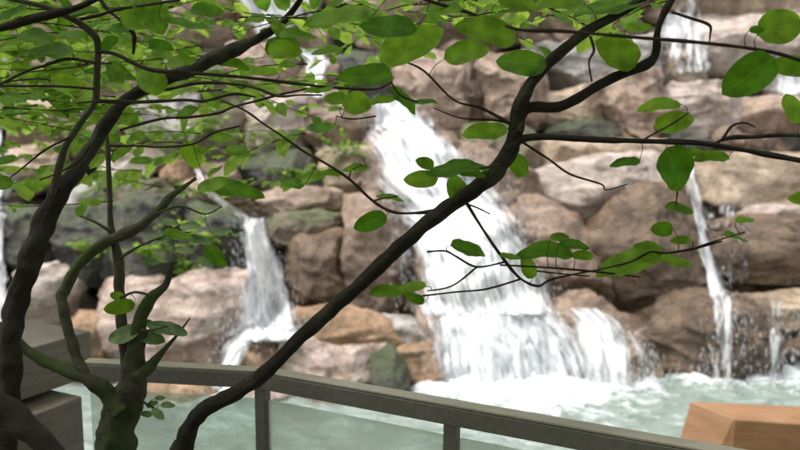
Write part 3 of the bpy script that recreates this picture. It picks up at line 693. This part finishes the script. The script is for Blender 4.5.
def crown(name, Lx, tv, tf, parent, mat=None):
    k = len(Lx.v); nf = len(Lx.f)
    o = mesh_obj(name, Lx.v+tv, Lx.f+[tuple(k+i for i in f) for f in tf], mat or LEAFB, parent, uvs=Lx.uv+[(.5, .5)]*len(tv))
    o.data.materials.append(TWIG)
    for p in list(o.data.polygons)[nf:]: p.material_index = 1
    return o
def flush(Lv, name, mat, parent):
    crown(name, Lv, list(PET[0]), list(PET[1]), parent, mat); PET[0].clear(); PET[1].clear()
GZ = 1.05
# ---- tree with the thick diagonal branch
tc0 = P(150, 520, 1.95); tc0.z = GZ
TC = empty('leaning_tree', tc0, 'dark bare limbed tree whose thick branch sweeps diagonally across the middle to the upper right', 'tree')
MB = [(178,470,27),(183,446,26),(192,424,24),(208,407,22),(240,390,21),(268,370,20),(292,345,20),(322,318,20),(360,285,20),(400,246,21),(440,213,22),(476,188,22),(500,166,23),(513,143,22),(518,115,19),(528,88,16),(548,64,14),(567,46,14),(592,28,13),(627,9,12),(665,-18,11)]
tr = branch('trunk', MB, 1.95, 1.75, BARK, TC, sides=14, ground=GZ)
branch('branch', [(517,132,12),(524,112,16),(534,107,15),(564,105,14),(604,82,13),(641,67,13),(655,56,12),(657,34,10),(664,13,9),(684,-20,8)], 1.80, 1.78, BARK, TC)
branch('branch', [(508,150,12),(522,139,11),(545,137,9),(597,140,8),(641,141,7),(699,143,7),(732,148,7),(765,154,8),(812,163,9)], 1.80, 1.7, BARK, TC)
branch('branch', [(712,145,4),(729,138,6),(752,137,6),(780,135,6),(812,136,6)], 1.76, 1.8, BARK, TC)
branch('branch', [(600,-45,6),(500,-40,6),(395,-14,5),(430,1,5),(467,12,5),(515,29,5),(560,31,5),(597,34,4),(655,39,5),(705,43,5),(766,51,5),(812,64,5)][2:], 1.55, 1.6, TWIG, TC, sides=7)
branch('branch', [(436,211,7),(415,213,4),(393,212,4),(373,201,4),(349,179,4),(325,163,4),(305,152,3.5),(282,136,3.5),(264,124,3),(244,110,3),(222,101,2)], 1.85, 2.0, TWIG, TC, sides=7)
branch('branch', [(466,202,5),(484,231,4),(505,261,4),(521,279,4),(538,286,3.5),(550,280,3),(575,274,3),(592,271,2)], 1.8, 1.85, TWIG, TC, sides=7)
TW = [
 ([(672,12,3),(690,18,3),(709,25,3),(710,36,2.5),(709,44,2)], 1.7), ([(722,140,3),(732,126,3),(745,123,2.5),(755,127,2)], 1.7),
 ([(505,262,2.5),(477,267,2.5),(457,257,2.5),(445,251,2.5),(427,252,2)], 1.82), ([(521,279,2.5),(487,289,2.5),(457,292,2),(422,296,2)], 1.82),
 ([(477,267,2.5),(452,286,2),(427,291,1.5)], 1.82), ([(500,265,2.5),(540,267,2.5),(590,271,2.5),(640,277,2)], 1.82), ([(537,271,2),(565,274,2),(590,276,1.5)], 1.8),
 ([(592,271,2),(630,262,2.5),(650,252,2.5),(665,253,2.5),(692,249,3),(722,241,2)], 1.84), ([(692,249,2),(712,242,2),(745,232,1.5)], 1.84),
 ([(403,61,2),(424,71,2.5),(454,100,2.5),(481,108,3),(511,124,4)], 1.8), ([(434,108,1.5),(461,118,2),(494,120,3),(511,124,3)], 1.8),
 ([(336,116,1.5),(353,119,2),(376,116,2)], 1.9), ([(516,138,3),(530,147,3),(550,160,2.5),(570,174,2.5),(601,184,2),(606,190,1.5),(628,184,1.2)], 1.8),
 ([(677,142,3),(678,165,3),(678,185,2.5),(676,205,1.5)], 1.75), ([(590,36,3),(594,50,3),(589,62,2.5),(592,82,2)], 1.7),
 ([(391,82,2),(400,95,2.5),(420,103,2)], 1.7), ([(500,165,3),(470,170,2.5),(445,174,2.5),(424,172,2)], 1.75),
 ([(349,179,2),(352,170,1.5),(362,165,1.5)], 1.9), ([(373,201,2),(385,198,1.5),(398,196,1.5)], 1.9),
 ([(467,204,2.5),(478,208,2),(490,214,1.5)], 1.8), ([(641,141,3),(655,133,2.5),(672,124,2),(690,112,1.5)], 1.75),
]
for t, Y in TW: branch('twig', t, Y, Y, TWIG, TC, sides=5, wob=.004)
NEAR = [ # cx, cy, length, width, angle (deg clockwise), Y
 (629,260,64,18,-8,1.75),(676,262,32,11,8,1.78),(662,229,22,15,0,1.8),(680,209,28,8,5,1.85),(737,236,26,7,8,1.85),(745,220,20,6,-5,1.85),(648,246,28,8,10,1.82),(681,240,19,9,0,1.82),
 (545,251,56,16,6,1.7),(575,244,30,9,2,1.72),(582,255,21,10,5,1.72),(560,237,20,8,-8,1.74),(528,267,24,16,70,1.75),(512,256,24,6,0,1.8),(469,248,38,12,8,1.75),
 (412,286,28,7,0,1.8),(414,298,22,9,25,1.8),(390,291,40,9,-8,1.8),(370,222,34,20,-20,1.7),(425,163,19,14,20,1.7),(420,179,34,19,0,1.68),(458,169,62,10,-4,1.68),(457,188,28,20,80,1.7),(472,172,26,10,0,1.72),(391,197,26,6,5,1.85),(519,166,24,20,60,1.85),
 (358,103,30,23,-10,1.7),(383,99,24,8,0,1.72),(404,98,34,12,35,1.68),(426,102,22,6,-8,1.7),(335,98,22,14,0,1.8),(319,127,26,12,5,1.9),
 (366,76,52,24,0,1.5),(335,19,66,22,4,1.4),(388,26,54,26,5,1.4),(411,43,66,36,-28,1.35),(298,34,36,14,-4,1.6),(327,49,30,10,0,1.7),(285,50,32,20,0,1.6),
 (487,30,58,30,18,1.4),(467,53,44,22,-14,1.42),(521,62,48,28,12,1.4),(560,2,46,18,0,1.5),(485,131,44,18,-4,1.65),(519,2,40,20,0,1.5),(440,8,40,16,10,1.5),
 (608,4,66,24,-6,1.5),(617,52,44,36,40,1.5),(640,28,28,12,-12,1.52),(782,26,46,38,-18,1.35),(757,30,14,8,0,1.4),(748,76,54,36,-38,1.3),(791,66,38,24,8,1.32),(793,108,30,22,70,1.4),
 (659,105,40,13,-2,1.6),(675,122,38,22,-12,1.6),(677,169,46,40,60,1.5),(625,162,30,10,-8,1.65),(712,156,34,11,2,1.6),(799,198,18,14,0,1.6),(696,152,20,10,8,1.6),
]
Lv = Leaves()
for cx, cy, L, W, a, Y in NEAR:
    px_leaf(Lv, Y, cx, cy, L, W, a, flip=random.random() < .5)
flush(Lv, 'foliage', LEAF, TC)

# ---- dark leaning tree at the left
ta0 = P(4, 520, 1.75); ta0.z = GZ
TA = empty('shade_tree', ta0, 'black leaning tree at the left edge with a dense green crown', 'tree')
branch('trunk', [(3,500,34),(5,450,31),(8,400,28),(10,350,27),(14,312,26),(23,280,27),(38,242,27),(50,212,25),(62,190,22),(80,165,19),(97,140,17),(112,116,16),(130,97,15),(155,84,15),(185,72,16),(212,60,17),(236,49,15),(256,39,11),(285,20,8),(310,-15,6)], 1.75, 2.3, BARK, TA, sides=14, ground=GZ)
branch('branch', [(-30,36,10),(0,28,10),(33,19,10),(56,13,10),(76,8,9),(94,0,8),(130,-20,7)], 1.7, 1.8, BARK, TA)
branch('branch', [(50,212,9),(56,180,9),(64,150,8),(72,135,8),(84,118,8),(95,101,8),(97,70,7),(98,49,8),(95,36,9),(76,21,8),(49,8,7),(24,2,6),(-10,-6,6)], 1.95, 1.75, BARKG, TA)
branch('branch', [(-40,385,26),(0,407,26),(22,425,24),(50,450,22),(90,500,18)], 1.35, 1.3, BARK, TA, label='thick brown limb crossing the lower left corner')
TWA = [
 ([(94,101,5),(130,102,4),(162,101,4),(185,100,3.5),(205,101,3),(233,94,3),(256,97,2)], 1.85),
 ([(97,52,4),(115,54,4.5),(142,67,5),(160,71,5),(207,74,4),(251,78,4),(300,84,3.5),(340,88,3),(376,89,3),(391,82,2)], 1.8),
 ([(145,84,4),(162,90,4),(198,83,3.5),(233,84,3),(256,88,3),(278,96,3),(300,95,2),(322,95,2)], 1.9),
 ([(120,130,3),(160,119,3),(191,117,3),(218,113,3),(233,107,3),(256,101,3),(278,95,3),(310,88,2)], 1.95),
 ([(110,146,3),(140,146,2.5),(162,147,2.5),(193,144,2.5),(213,133,2.5),(240,126,2)], 1.9),
 ([(97,63,3.5),(67,59,3.5),(44,66,3),(27,71,3),(0,84,2.5),(-20,90,2)], 1.75),
 ([(95,89,3.5),(70,87,3),(44,86,3),(0,86,2.5),(-20,85,2)], 1.8), ([(60,85,2),(44,79,2),(20,80,2),(0,83,2),(-15,82,1.5)], 1.85),
 ([(76,20,4),(100,15,4),(115,10,4),(145,5,3.5),(180,0,3)], 1.8), ([(95,-10,4),(106,8,4),(120,20,4),(133,33,7),(134,44,4),(133,54,3)], 1.85),
 ([(70,137,3),(45,150,2.5),(20,170,2),(0,185,1.5)], 1.85), ([(90,145,3),(80,160,3),(60,172,2),(40,180,2)], 1.85),
]
for t, Y in TWA: branch('twig', t, Y, Y, TWIG, TA, sides=6, wob=.006)
NEARA = [(152,14,40,30,60,1.45),(140,16,36,28,-20,1.55),(187,24,48,13,4,1.5),(207,10,30,15,-5,1.55),(282,46,34,20,-10,1.6),(67,83,30,17,0,1.6),(150,80,34,24,30,1.6),(35,37,36,15,8,1.6),(48,52,52,20,6,1.6),
 (109,43,20,13,-30,1.7),(84,12,28,12,-12,1.7),(192,155,28,18,70,1.7),(238,151,26,10,10,1.8),(222,137,22,10,0,1.8),(230,187,46,14,8,1.8),(212,184,30,12,-20,1.8),(250,192,30,12,20,1.8),(177,235,30,10,10,1.85),(216,256,28,14,45,1.8),
 (3,183,18,14,0,1.5),(310,178,30,11,-12,1.95),(292,183,24,10,15,1.95),(330,172,22,8,10,1.95),(355,167,24,8,5,1.9),(250,20,30,10,-15,1.8),(232,64,34,10,10,1.8),(180,60,26,12,-10,1.75),(262,72,30,11,6,1.75),(160,44,24,12,10,1.7),(120,28,24,12,0,1.7),(318,88,30,10,6,1.85),(12,14,34,12,-10,1.6),(70,34,28,12,10,1.65)]
Lv = Leaves()
for cx, cy, L, W, a, Y in NEARA:
    px_leaf(Lv, Y, cx, cy, L, W, a, flip=random.random() < .5)
flush(Lv, 'foliage', LEAF, TA)
# layered sprays of smaller leaves: twig with leaves along it
def spray(Lv, tv, tf, p, heading, length, n_, ls):
    pts = []; d = heading.normalized(); q = p.copy()
    k = 6
    for i in range(k+1):
        pts.append((q.x, q.y, q.z, .0035*(1-.7*i/k)))
        d = (d+Vector((random.gauss(0, .12), random.gauss(0, .12), random.gauss(-.02, .07)))).normalized()
        q = q+d*(length/k)
    tube(tv, tf, pts, sides=4, k=2, bump=0)
    for i in range(n_):
        t = (i+.5)/n_*k; a = int(min(k-1, t)); b = Vector(pts[a][:3]).lerp(Vector(pts[a+1][:3]), t-a)
        d = (Vector(pts[a+1][:3])-Vector(pts[a][:3])).normalized()
        sd = d.cross(Vector((0, 0, 1))).normalized()*(1 if i % 2 else -1)
        ax = (d*random.uniform(.3, .9)+sd*random.uniform(.5, 1)+Vector((0, 0, random.uniform(-.45, .15)))).normalized()
        nor = Vector((random.gauss(0, .35), random.gauss(-.35, .4), 1)).normalized()
        L = ls*random.uniform(.6, 1.25)
        Lv.add(b, ax, nor, L, L*random.uniform(.5, .65), curl=random.uniform(.05, .4), fold=random.uniform(.05, .3), seg=5)
def weighted(px, py):
    # density of the crown in the top left of the view
    d = max(0, 1-py/215)*max(0, 1-max(0, px-120)/300)
    return d
Lb = Leaves(); tv, tf = [], []
cnt = 0
while cnt < 180:
    px = random.uniform(-60, 400); py = random.uniform(-60, 215)
    if random.random() > weighted(px, py)*1.25+.03: continue
    if px > 330 and py > 70: continue
    if 50 < py and px > 360: continue
    if 215 < px < 345 and py < 60 and random.random() < .85: continue
    Y = random.uniform(2.3, 4.2)
    p = P(px, py, Y)
    h = Vector((random.choice((-1, 1))*random.uniform(.6, 1), random.uniform(-.5, .5), random.uniform(-.12, .12)))
    spray(Lb, tv, tf, p-h.normalized()*.25, h, random.uniform(.35, .65), random.randint(7, 12), .104)
    cnt += 1
for _ in range(46):
    px = random.uniform(290, 640); py = random.uniform(-30, 26)
    Y = random.uniform(2.0, 3.2); p = P(px, py, Y)
    h = Vector((random.choice((-1, 1)), random.uniform(-.5, .5), random.uniform(-.25, .05)))
    spray(Lb, tv, tf, p-h.normalized()*.2, h, random.uniform(.3, .45), random.randint(6, 9), .085)
# unseen branches and leaves added over the viewer's head to shade the foreground
for q in ([(310,-15),(1.2,2.6,3.9),(2.2,2.4,4.6),(3.4,1.8,5.0)], [(310,-15),(-.4,1.6,4.2),(.2,.2,4.9),(.8,-1.6,5.2)], [(310,-15),(-1.4,2.2,4.0),(-2.4,1.2,4.6),(-3.2,-.6,5.0)]):
    a_ = P(q[0][0], q[0][1], 2.28)
    vs_, fs_ = [], []
    tube(vs_, fs_, [(a_.x, a_.y, a_.z, .02)]+[(x, y, z, .03-.006*i) for i, (x, y, z) in enumerate(q[1:])], sides=8)
    mesh_obj('branch', vs_, fs_, BARK, TA)
Lshade = Leaves()
for _ in range(15000):
    y = random.uniform(-5.5, 3.7); x = random.uniform(-5, 5)
    z = 2.8+max(.22*y, 0)+.45+random.random()**1.4*2.4
    nor = Vector((random.gauss(0, .4), random.gauss(0, .4), 1)).normalized()
    an = random.uniform(0, 6.28); L = random.uniform(.1, .17)
    Lshade.add(Vector((x, y, z)), Vector((math.cos(an), math.sin(an), random.uniform(-.4, .1))), nor, L, L*.6, seg=3)
crown('crown', Lb, tv, tf, TA)
Lshade.build('crown', LEAF, TA)  # overhead leaves out of view, added only for their shade

# ---- mossy shrub between trunk and handrail
tb0 = P(120, 520, 2.05); tb0.z = GZ
TB = empty('mossy_shrub', tb0, 'stocky moss covered shrub with forked stems in front of the glass railing at lower left', 'shrub')
branch('trunk', [(116,500,50),(116,455,46),(118,425,42),(124,405,40),(131,388,36),(134,368,26),(137,345,20),(141,318,16),(150,300,13),(166,284,9),(172,262,6)], 2.05, 2.1, BARKM, TB, sides=16, bump=.13, ground=GZ)
branch('branch', [(122,412,24),(108,396,18),(92,382,16),(67,370,14),(42,360,13),(22,346,12),(4,330,9),(-20,310,7)], 2.02, 2.0, BARKM, TB, bump=.2)
branch('branch', [(88,384,10),(78,361,11),(68,330,11),(62,300,12),(67,285,12),(78,265,12),(105,243,12),(135,229,12),(155,214,10),(172,196,7),(196,178,4)], 2.02, 2.15, BARKG, TB, bump=.2)
branch('branch', [(131,388,14),(126,360,13),(122,330,12),(120,298,12),(119,262,11),(111,228,7),(110,200,6),(108,157,5),(106,120,4)], 2.1, 2.15, BARKG, TB, bump=.15)
branch('branch', [(134,378,16),(150,366,12),(164,350,6),(178,334,3),(190,318,1.5)], 2.05, 2.1, BARKM, TB)
for t in ([(120,298,3),(135,292,3),(152,296,2)], [(111,232,4),(95,222,3),(80,216,2)], [(120,258,4),(140,246,3),(166,236,2),(190,232,1.5)], [(141,330,3),(152,330,2.5),(168,326,2)], [(140,400,3),(150,406,2.5),(162,412,2)], [(155,214,3),(180,206,3),(205,214,2),(222,206,1.5)]):
    branch('twig', t, 2.05, 2.05, BARKG, TB, sides=5)
Lv = Leaves()
for cx, cy, L, W, a, Y in [(119,307,30,17,-8,1.95),(117,296,16,10,10,1.98)]: px_leaf(Lv, Y, cx, cy, L, W, a)
flush(Lv, 'bright_leaf', LEAF, TB)
Lv = Leaves()
for cx, cy, L, W, a, Y in [(123,335,34,16,-14,1.95),(163,327,32,10,24,1.95),(152,338,28,10,8,1.97),(178,330,20,8,20,2.),(142,324,20,8,-20,2.),(158,414,16,7,35,2.),(168,405,14,5,5,2.),(152,404,12,5,-25,2.),(160,398,10,5,0,2.),(146,414,12,5,15,2.),
    (160,238,24,8,6,2.),(190,226,20,7,-8,2.),(200,240,22,8,10,2.),(184,250,18,7,5,2.),(222,232,20,7,-12,2.),(170,222,16,6,0,2.),(150,262,18,6,8,2.),(205,262,18,7,20,2.)]: px_leaf(Lv, Y, cx, cy, L, W, a)
flush(Lv, 'foliage', LEAFD, TB)

# ---- plants growing between the rocks
PLANTS = [(215,192,.5,'low leafy plant hanging over the upper trickle at left'),(150,250,.45,'ferny plant on the dark rock behind the vertical mossy stem'),(205,238,.5,'leafy plant on the dark overhang left of the small waterfall'),
 (110,190,.35,'small plant beside the whitish grey stone'),(300,172,.5,'leafy plant above the salmon pink stone'),(345,150,.4,'small bright plant left of the waterfall head'),(150,140,.55,'leafy plant high behind the leaning trunk'),
 (250,140,.55,'leafy plant behind the crossing twigs'),(60,150,.45,'leafy plant left of the leaning trunk on the tan stone'),(520,12,.5,'leafy plant at the top middle behind the hanging branch'),
 (90,250,.3,'small fern in the dark hollow behind the leaning trunk'),(180,272,.35,'trailing plant at the foot of the dark overhang'),(200,130,.5,'leafy plant on the mossy rock above the upper trickle'),(30,120,.45,'leafy plant by the top of the left edge waterfall')]
for px, py, s, lab in PLANTS:
    Y = hitY(px, py, 10)-.05
    p = P(px, py, Y)
    e = empty('rock_plant', p, lab, 'plant', 'plants growing between the boulders')
    Lp = Leaves(); tv, tf = [], []
    for i in range(9):
        h = Vector((random.gauss(0, 1), -abs(random.gauss(.3, .4)), random.uniform(-.1, .9)))
        spray(Lp, tv, tf, p+Vector((random.uniform(-s, s)*.5, 0, 0)), h, s*random.uniform(.6, 1.1), random.randint(7, 11), .10)
    crown('foliage', Lp, tv, tf, e)

# ------------------------------------------------------------------ railing
def box_between(vs, fs, a, b, hw, z0, z1, ext=0.0, bev=.0):
    d = (b-a); d.z = 0; d.normalize(); s = Vector((-d.y, d.x, 0))*hw
    a = a-d*ext; b = b+d*ext
    k = len(vs)
    for p in (a, b):
        for q, z in ((-1, z0), (1, z0), (1, z1), (-1, z1)):
            vs.append(Vector((p.x+s.x*q, p.y+s.y*q, z)))
    fs += [(k, k+1, k+2, k+3), (k+7, k+6, k+5, k+4), (k, k+4, k+5, k+1), (k+1, k+5, k+6, k+2), (k+2, k+6, k+7, k+3), (k+3, k+7, k+4, k)]
def bevel(o, w=.003, s=2):
    m = o.modifiers.new('bevel', 'BEVEL'); m.width = w; m.segments = s; m.limit_method = 'ANGLE'
    for p in o.data.polygons: p.use_smooth = False
RZ = 2.0
c1 = PZ(262, 371, RZ); cL = PZ(86, 362, RZ); cR = PZ(715, 451, RZ)
cR = c1+(cR-c1)*1.5
mid = PZ(452, 404, RZ); mid = c1+(cR-c1)*((mid.x-c1.x)/(cR.x-c1.x))
METAL = simple('dark_bronze_metal', (.12, .113, .10), .5, metal=.2, bump=.15, bscale=60, var=.2)
RAILTOP = simple('pale_rail_top', (.27, .24, .20), .5, bump=.2, bscale=14, var=.2, scl=(1, 6, 6))  # lighter tone for the top face of the rail
GL, n, bs = nt('tinted_glass')
bs.inputs['Base Color'].default_value = (.72, .78, .74, 1); bs.inputs['Roughness'].default_value = .2
tp = n.nodes.new('ShaderNodeBsdfTransparent'); tp.inputs[0].default_value = (.88, .95, .92, 1)
nn = N(n, 'ShaderNodeTexNoise', Scale=1.0, Detail=6.0, Roughness=.65, Distortion=.8); n.links.new(objcoord(n, (3, 3, 7)), nn.inputs['Vector'])
mx = n.nodes.new('ShaderNodeMixShader'); n.links.new(ramp(n, nn.outputs['Fac'], [(.35, .2), (.65, .8)]), mx.inputs[0])  # cloudy reflections painted as pale noise patches in the glass
n.links.new(tp.outputs[0], mx.inputs[1]); n.links.new(bs.outputs[0], mx.inputs[2]); n.links.new(mx.outputs[0], n.nodes['Material Output'].inputs['Surface'])
RL = empty('glass_railing', Vector((c1.x, c1.y, .9)), 'dark handrail on slim posts with tinted glass panels before the pool', 'railing')
vs, fs = [], []
box_between(vs, fs, cL, c1, .028, RZ-.058, RZ, ext=.0); o = mesh_obj('handrail', vs, fs, METAL, RL, False); bevel(o)
vs, fs = [], []
box_between(vs, fs, c1, cR, .028, RZ-.0585, RZ-.0005, ext=.012); o = mesh_obj('handrail', vs, fs, METAL, RL, False); bevel(o)
for a, b in ((cL, c1), (c1, cR)):
    vs, fs = [], []
    box_between(vs, fs, a, b, .026, RZ+.001 if a is cL else RZ+.0015, RZ+.009 if a is cL else RZ+.0095, ext=.0); o = mesh_obj('rail_top_strip', vs, fs, RAILTOP, RL, False); bevel(o, .002)
seg = (cR-c1).normalized()
def at_z(v, z): return Vector((v.x, v.y, z))
for p, d in ((c1, seg), (mid, seg), (mid+(mid-c1), seg)):
    vs, fs = [], []
    box_between(vs, fs, p-d*.022, p+d*.022, .02, .90, RZ-.06); o = mesh_obj('post', vs, fs, METAL, RL, False); bevel(o)
for a, b in ((cL+(c1-cL)*.02, c1-(c1-cL).normalized()*.03), (c1+seg*.03, mid-seg*.03), (mid+seg*.03, mid+(mid-c1)-seg*.03)):
    vs, fs = [], []
    box_between(vs, fs, a, b, .005, .95, RZ-.105); mesh_obj('glass_panel', vs, fs, GL, RL, False)

# terrace, kerb, planting bed
DECK = simple('terrace_paving', (.26, .24, .22), .8, bump=.4, bscale=20)
def prism(poly, z0, z1, mat, name):
    k = len(poly)
    vs = [Vector((x, y, z0)) for x, y in poly]+[Vector((x, y, z1)) for x, y in poly]
    fs = [tuple(range(k))[::-1], tuple(range(k, 2*k))]+[(i, (i+1) % k, (i+1) % k+k, i+k) for i in range(k)]
    return mesh_obj(name, vs, fs, mat, smooth=False)
dl = (cL-c1).normalized()
far = .1
edge = [(-9, cL.y+dl.y*3+far), (cL.x, cL.y+far), (c1.x, c1.y+far), (cR.x+.5, cR.y+far-.2), (9, cR.y-.6)]
tag(prism([(-9, -8), (9, -8)]+edge[::-1], -1.19, .90, DECK, 'terrace'), kind='structure')
SOIL = simple('bed_soil', (.06, .042, .03), .95, bump=1, bscale=25, var=.5)
tag(prism([(-3.2, .2), (1.2, .2), (1.2, 1.35), (c1.x+.25, c1.y-.2), (c1.x-.05, c1.y-.1), (-3.2, c1.y-.12)], .904, GZ, SOIL, 'planting_bed'), kind='structure')

# ------------------------------------------------------------------ grey timber boxes at left
BOXM, n, bs = nt('grey_brown_timber')
v = objcoord(n, (2.5, 2.5, 18))
n1 = N(n, 'ShaderNodeTexNoise', Scale=2.0, Detail=8.0, Roughness=.65, Distortion=.4); n.links.new(v, n1.inputs['Vector'])
n.links.new(mixc(n, ramp(n, n1.outputs['Fac'], [(.3, 0.), (.7, 1.)]), (.10, .08, .068), (.19, .155, .135)), bs.inputs['Base Color']); bs.inputs['Roughness'].default_value = .6
bu = N(n, 'ShaderNodeBump', Strength=.35, Distance=.006); n.links.new(n1.outputs['Fac'], bu.inputs['Height']); n.links.new(bu.outputs[0], bs.inputs['Normal'])
def wedge(name, tl, tr_, br, bl, Yl, Yr, depth, label, cat):
    a, b = P(*tl, Yl), P(*tr_, Yr); c, d = P(*br, Yr), P(*bl, Yl)
    c = Vector((b.x, b.y, c.z)); d = Vector((a.x, a.y, c.z)); a.z = b.z
    dr = (b-a).normalized(); nn_ = Vector((-dr.y, dr.x, 0))
    vs = [a, b, c, d]+[q+nn_*depth for q in (a, b, c, d)]
    base = Vector((a.x, a.y, c.z))
    o = mesh_obj(name, [q-base for q in vs], [(0, 3, 2, 1), (4, 5, 6, 7), (0, 1, 5, 4), (1, 2, 6, 5), (2, 3, 7, 6), (3, 0, 4, 7)], BOXM, smooth=False)
    o.location = base; bevel(o, .008)
    return tag(o, label, cat, 'grey timber boxes beside the railing')
# front faces recede to the right; both stand on the terrace edge
def recede(name, xl, xr, ytop_l, ytop_r, z1, z0, depth, label):
    a = PZ(xl, ytop_l, z1); b = PZ(xr, ytop_r, z1)
    dr = (b-a).normalized(); nn_ = Vector((-dr.y, dr.x, 0))*depth
    base = Vector((a.x, a.y, z0))
    q = [a, b, b+nn_, a+nn_]
    vs = [Vector((t.x, t.y, z0))-base for t in q]+[Vector((t.x, t.y, z1))-base for t in q]
    o = mesh_obj(name, vs, [(3, 2, 1, 0), (4, 5, 6, 7), (0, 1, 5, 4), (1, 2, 6, 5), (2, 3, 7, 6), (3, 0, 4, 7)], BOXM, smooth=False)
    o.location = base; bevel(o, .006)
    return tag(o, label, 'timber box', 'grey timber boxes beside the railing')
recede('timber_box', -20, 91, 362, 331, 2.04, 1.845, .5, 'upper grey brown timber box, stacked over a dark gap beside the railing')
recede('timber_box', -20, 82, 436, 396, 1.82, .905, .5, 'lower grey brown timber box standing on the terrace under the other one')

# ------------------------------------------------------------------ copper coloured plinth at right
CP, n, bs = nt('orange_polished_stone')
v = objcoord(n, (1, 1, 5))
n1 = N(n, 'ShaderNodeTexNoise', Scale=3.0, Detail=6.0, Roughness=.6, Distortion=.5); n.links.new(v, n1.inputs['Vector'])
n.links.new(mixc(n, ramp(n, n1.outputs['Fac'], [(.3, 0.), (.7, 1.)]), (.27, .135, .065), (.38, .21, .115)), bs.inputs['Base Color']); bs.inputs['Roughness'].default_value = .22
zt = 1.05
A = PZ(735, 419, zt); B = PZ(690, 401, zt); Cc = PZ(840, 408, zt); D = PZ(860, 428, zt)
top = [A, D, Cc, B]
ctr = sum(top, Vector())/4
bot = [Vector((p.x+(p.x-ctr.x)*.10, p.y+(p.y-ctr.y)*.10, -1.15)) for p in top]
bot[3].x -= .45; bot[0].x -= .1
base = Vector((ctr.x, ctr.y, -1.15))
vs = [p-base for p in bot]+[p-base for p in top]
o = mesh_obj('stone_plinth', vs, [(3, 2, 1, 0), (4, 5, 6, 7), (0, 1, 5, 4), (1, 2, 6, 5), (2, 3, 7, 6), (3, 0, 4, 7)], CP, smooth=False)
o.location = base; bevel(o, .012, 3)
tag(o, 'polished orange brown box shaped plinth in the pool behind the handrail at lower right', 'plinth')

# ------------------------------------------------------------------ light
w = bpy.data.worlds.new('World'); sc.world = w; w.use_nodes = True
sk = w.node_tree.nodes.new('ShaderNodeTexSky'); sk.sky_type = 'NISHITA'; sk.sun_disc = False
EL, AZ = R(66), R(-105)   # azimuth measured from +Y, towards -X
sk.sun_elevation = EL; sk.sun_rotation = AZ
hs = w.node_tree.nodes.new('ShaderNodeHueSaturation'); hs.inputs['Saturation'].default_value = .12
w.node_tree.links.new(sk.outputs[0], hs.inputs['Color']); w.node_tree.links.new(hs.outputs[0], w.node_tree.nodes['Background'].inputs[0]); w.node_tree.nodes['Background'].inputs[1].default_value = .15
sl = bpy.data.lights.new('sun', 'SUN'); sl.energy = 2.3; sl.angle = R(20); sl.color = (1, .965, .93)
so = bpy.data.objects.new('sun', sl); C.objects.link(so)
dirv = Vector((math.sin(AZ)*math.cos(EL), math.cos(AZ)*math.cos(EL), math.sin(EL)))
so.rotation_euler = dirv.to_track_quat('Z', 'Y').to_euler()
sc.view_settings.view_transform = 'Standard'; sc.view_settings.look = 'None'; sc.view_settings.gamma = 1
sc.view_settings.use_curve_mapping = False; sc.view_settings.exposure = 1.2
sc.render.engine = 'CYCLES'
sc.cycles.max_bounces = 8; sc.cycles.transparent_max_bounces = 12
sc.cycles.use_denoising = True
